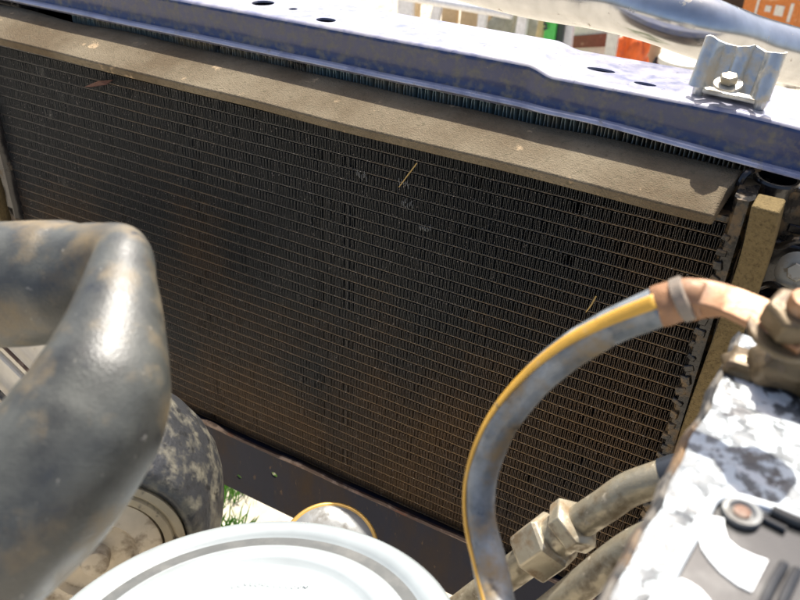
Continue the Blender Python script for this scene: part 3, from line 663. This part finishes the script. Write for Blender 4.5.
# tip the lid away from the lens until it stands at the slant seen
best = None
for k in range(0, 60):
    q = (Matrix.Rotation(R(-k), 3, 'X') @ Vector((0, 0, 1))); 
    h = Vector((-vd.x, -vd.y, 0)).normalized(); q = (Vector((0, 0, 1)) * math.cos(R(k)) + h * math.sin(R(k)))
    e = abs(q.dot(vd) - .64)
    if best is None or e < best[0]: best = (e, q)
nrm = best[1]
lid = thing('air_cleaner_lid', lc, 'pale glossy round lid with raised rings at the bottom edge', 'lid')
k_ = R0 / 214
b = MB(); b.lathe([(r * k_, h * k_) for r, h in [(196, -70), (212, -40), (217, -14), (213, -3), (205, 3), (192, 4), (184, -1), (178, -7), (172, -8), (166, -3), (158, 2), (140, 4), (134, 2), (130, -2), (122, -3), (100, -1), (60, 4), (0, 7)]], lc, nrm, 120)
b.build('lid_shell', m_lid, lid, ang=40)
b = MB(); b.lathe([(181 * k_, -3.5 * k_), (178 * k_, -6.2 * k_), (171 * k_, -7.0 * k_), (168 * k_, -5 * k_)], lc, nrm, 120); b.build('groove_band', m_groove, lid, ang=40)  # darker grey ring laid in the groove of the lid
uu = (AX - nrm * AX.dot(nrm)).normalized(); vv = nrm.cross(uu)
b = MB()
for i in range(13):                                    # worn raised marks on the crown of the lid
    c = lc + uu * (k_ * (-28 + i * 6.5)) + vv * k_ * (88 + 3 * math.sin(i * .5) + random.uniform(-1, 1)) - nrm * (k_ * .2)
    b.box(c, (k_ * random.uniform(2, 4.5), k_ * random.uniform(4, 7), k_ * 2.6), Matrix((uu, vv, nrm)).transposed() @ Matrix.Rotation(random.uniform(-.5, .5), 3, 'Z'))
b.build('embossing', m_lid, lid, bevel=.0003)
# small cap behind the lid
cc = at(330, 549, .30); ks = (cc - CAM).dot(AF) / F; cn = ((CAM - cc).normalized() + Vector((0, .1, .55))).normalized()
cpo = thing('round_cap', cc, 'small grey cap with yellow rim poking up behind the pale lid', 'cap')
b = MB(); b.lathe([(r * ks, h * ks) for r, h in [(44, -45), (48, -8), (47, -2), (40, 2), (25, 4), (0, 4)]], cc, cn, 64); b.build('body', m_cap, cpo, ang=40)
b = MB(); b.lathe([(r * ks, h * ks) for r, h in [(47, -6), (49.3, -5), (49.6, -2.5), (48.4, -.8), (46.5, -.8)]], cc, cn, 64); b.build('rim', m_gold, cpo, ang=60)

# ------------------------------------------------------------------ yard beyond the beam
def at2(px, py, d): return at(px, py, d)
def post(name, x, y0, y1, d, w_, m, label, cat, lean=0, group=None, dep=.03):
    a = at(x, y0, d); c = at(x, y1, d); lo = min(a.z, c.z)
    q = MB(); x0, xt = c.x, c.x + lean; hgt_ = max(a.z, c.z) + .25
    q.loft([[(x0 - w_ / 2, c.y, 0), (x0 + w_ / 2, c.y, 0), (x0 + w_ / 2, c.y + dep, 0), (x0 - w_ / 2, c.y + dep, 0)], [(xt - w_ / 2, c.y, hgt_), (xt + w_ / 2, c.y, hgt_), (xt + w_ / 2, c.y + dep, hgt_), (xt - w_ / 2, c.y + dep, hgt_)]])
    return tag(q.build(name, m, bevel=.002, ang=30), label, cat, group)
G = 'white posts and legs in the yard'
post('white_post', 404, 0, 22, 3.7, .085, m_white, 'wide white post, leftmost of the posts beyond the beam', 'post', group=G)
post('white_post', 427, 0, 26, 3.6, .045, m_white, 'slanting white leg left of the tan boards beyond the beam', 'post', lean=.10, group=G)
post('white_post', 480, 5, 34, 3.55, .04, m_white, 'white post standing in front of the pale tan board', 'post', group=G)
post('white_post', 497, 10, 38, 3.55, .04, m_sack, 'grey slanting leg just left of the grey sack', 'post', lean=.12, group=G)
post('white_post', 517, 10, 43, 3.4, .045, m_white, 'white upright post in front of the grey sack', 'post', lean=.02, group=G)
post('white_post', 567, 15, 52, 3.5, .045, m_white, 'white post right of the green board', 'post', lean=-.03, group=G)
post('white_post', 610, 25, 60, 3.4, .045, m_bucket, 'off-white post between rust-marked panel and orange bag', 'post', lean=-.02, group=G)
post('white_post', 535, 15, 45, 3.5, .03, m_card, 'thin tan stick just left of the green board', 'post', lean=.03, group=G)
post('board', 415, 0, 24, 3.9, .03, m_card, 'narrow tan slat beside the wide white post', 'board')
post('board', 448, 0, 30, 3.8, .085, m_card, 'tan board leaning behind the slanting white leg', 'board')
post('board', 474, 0, 34, 3.75, .165, m_card, 'wide pale tan board under the white rail', 'board')
gb = post('board', 547, 10, 50, 3.45, .05, m_green, 'bright green board with dark marks beyond the beam', 'board')
for k in range(3):
    c = at(544, 20 + k * 4, 3.44); q = MB(); q.box((c.x + .008, c.y - .004, c.z), (.018, .004, .012), Matrix.Rotation(.6 * (k % 2 * 2 - 1), 3, 'Y')); q.build('mark', m_dkboard, gb)
post('board', 557, 10, 50, 3.47, .028, m_dkboard, 'black strip against the right side of the green board', 'board')
post('panel', 591, 10, 60, 3.75, .22, m_wpanel, 'white panel with a rusty brown patch left of the orange bag', 'panel')
# rusty band on that panel
q = MB(); a, c = at(570, 44, 3.73), at(608, 40, 3.73); q.loft([[(a.x, a.y, a.z - .02), (a.x, a.y, a.z + .035), (a.x, a.y + .01, a.z + .035), (a.x, a.y + .01, a.z - .02)], [(c.x, c.y, c.z - .03), (c.x, c.y, c.z + .03), (c.x, c.y + .01, c.z + .03), (c.x, c.y + .01, c.z - .03)]])
tag(q.build('strip', mat('rust_brown_paint', (.20, .075, .05), .8, 0, [((.4, .25, .18), 30, .55, .65, .8)])), 'rust brown strip lying across the white panel', 'strip')
# white rail
q = MB(); a, c = at(425, 0, 3.3), at(512, 15, 3.3); q.tube([a - (c - a) * 3, a, c], .018, seg=12, sub=1); tag(q.build('rail', m_white), 'white rail ending above the tan boards, beyond the beam', 'rail')
# sack
def blob(name, c, size, m, seed, label, cat, amp=.3):
    bm = bmesh.new(); bmesh.ops.create_icosphere(bm, subdivisions=4, radius=1)
    for v in bm.verts:
        p = v.co.copy(); k = 1 + amp * noise.noise(p * 1.6 + Vector((seed, 0, 0))) + amp * .35 * abs(noise.noise(p * 5 + Vector((seed, 3, 0))))
        z = max(-.9, p.z * k); v.co = (p.x * k * size[0], p.y * k * size[1], (z + .9) * size[2])
    me = bpy.data.meshes.new(name); bm.to_mesh(me); bm.free(); me.shade_smooth(); me.materials.append(m)
    o = bpy.data.objects.new(name, me); COL.objects.link(o); o.location = c; return tag(o, label, cat)
c = at(515, 30, 3.85); blob('sack', (c.x, c.y, 0), (.15, .12, .16), m_sack, 2, 'slumped grey-green sack behind the white upright post', 'sack')
c = at(632, 50, 3.55); blob('plastic_bag', (c.x, c.y, 0), (.082, .08, .15), m_bag, 6, 'crumpled bright orange plastic bag left of the white bucket', 'bag', .45)
c = at(653, 45, 3.9); q = MB(); q.lathe([(.04, 0), (.04, .2), (.03, .22), (0, .22)], (c.x, c.y, 0), (0, 0, 1), 20); tag(q.build('jar', m_card), 'tan brown jar standing behind the orange bag', 'jar')
c = at(661, 52, 3.8); q = MB(); q.lathe([(.035, 0), (.038, .01), (.038, .08), (.03, .1), (.02, .13), (0, .13)], (c.x, c.y, 0), (0, 0, 1), 20); tag(q.build('can', m_black), 'small black can between orange bag and white bucket', 'can')
c = at(684, 70, 3.3); bu = thing('bucket', (c.x, c.y, 0), 'off-white plastic bucket seen between the bar tube and the beam', 'bucket')
q = MB(); q.lathe([(.085, 0), (.09, .01), (.10, .26), (.097, .26), (.085, .015), (0, .012)], (c.x, c.y, 0), (0, 0, 1), 36); q.build('bucket_body', m_bucket, bu)
q = MB(); q.lathe([(.10, .235), (.107, .24), (.107, .262), (.098, .266)], (c.x, c.y, 0), (0, 0, 1), 36); q.build('rim', m_bucket, bu)
c = at(770, 28, 4.6); ca = thing('carton', (c.x, c.y, 0), 'orange printed carton behind the bar tube at upper right', 'carton')
zc = c.z
q = MB(); q.box((c.x, c.y + .1, (zc + .16) / 2), (.28, .2, zc + .16), Matrix.Rotation(-.25, 3, 'Z')); q.build('box', m_carton, ca, bevel=.003)
q = MB(); q.box((c.x, c.y + .1, zc + .163), (.285, .205, .012), Matrix.Rotation(-.25, 3, 'Z')); q.build('lid_flap', mat('purple_white_print', (.3, .2, .4), .6, 0, [((.7, .65, .6), 30, .5, .55, .6)]), ca)
for k in range(4):
    q = MB(); q.box((c.x - .09 + k * .055, c.y - .012 - .014 * k + .03, zc + .09), ((.012, .03, .045, .016)[k], .004, (.11, .03, .05, .09)[k]), Matrix.Rotation(-.25, 3, 'Z')); q.build('pale_patch', m_bucket, ca)
c = at(716, 10, 4.9); q = MB(); q.box((c.x, c.y + .2, .2), (.5, .3, .4)); tag(q.build('crate', m_dark, bevel=.01), 'dark brown crate left of the orange carton', 'crate')
# rubble at the far right
for k, (px, py) in enumerate(((786, 92), (800, 100), (778, 98), (795, 88))):
    c = onz(px, py, .02); blob('stone', (c.x, c.y, 0), (.05 + .02 * (k % 2), .05, .035), m_ground, k * 3, ['pale stone right of the clamp, farthest left of the pile', 'pale stone nearest the right edge of the yard', 'pale stone lying lowest beside the clamp', 'pale stone at the back under the bar tube'][k], 'stone')
# shed behind
sh = thing('shed_wall', (-1.0, 5.6, 0), 'dark brown plank wall at the back of the yard', 'wall')
for k in range(34):
    q = MB(); q.box((-3.2 + k * .17, 5.6 + random.uniform(0, .01), .9), (.165, .03, 1.8)); q.build('plank', m_dark, sh)
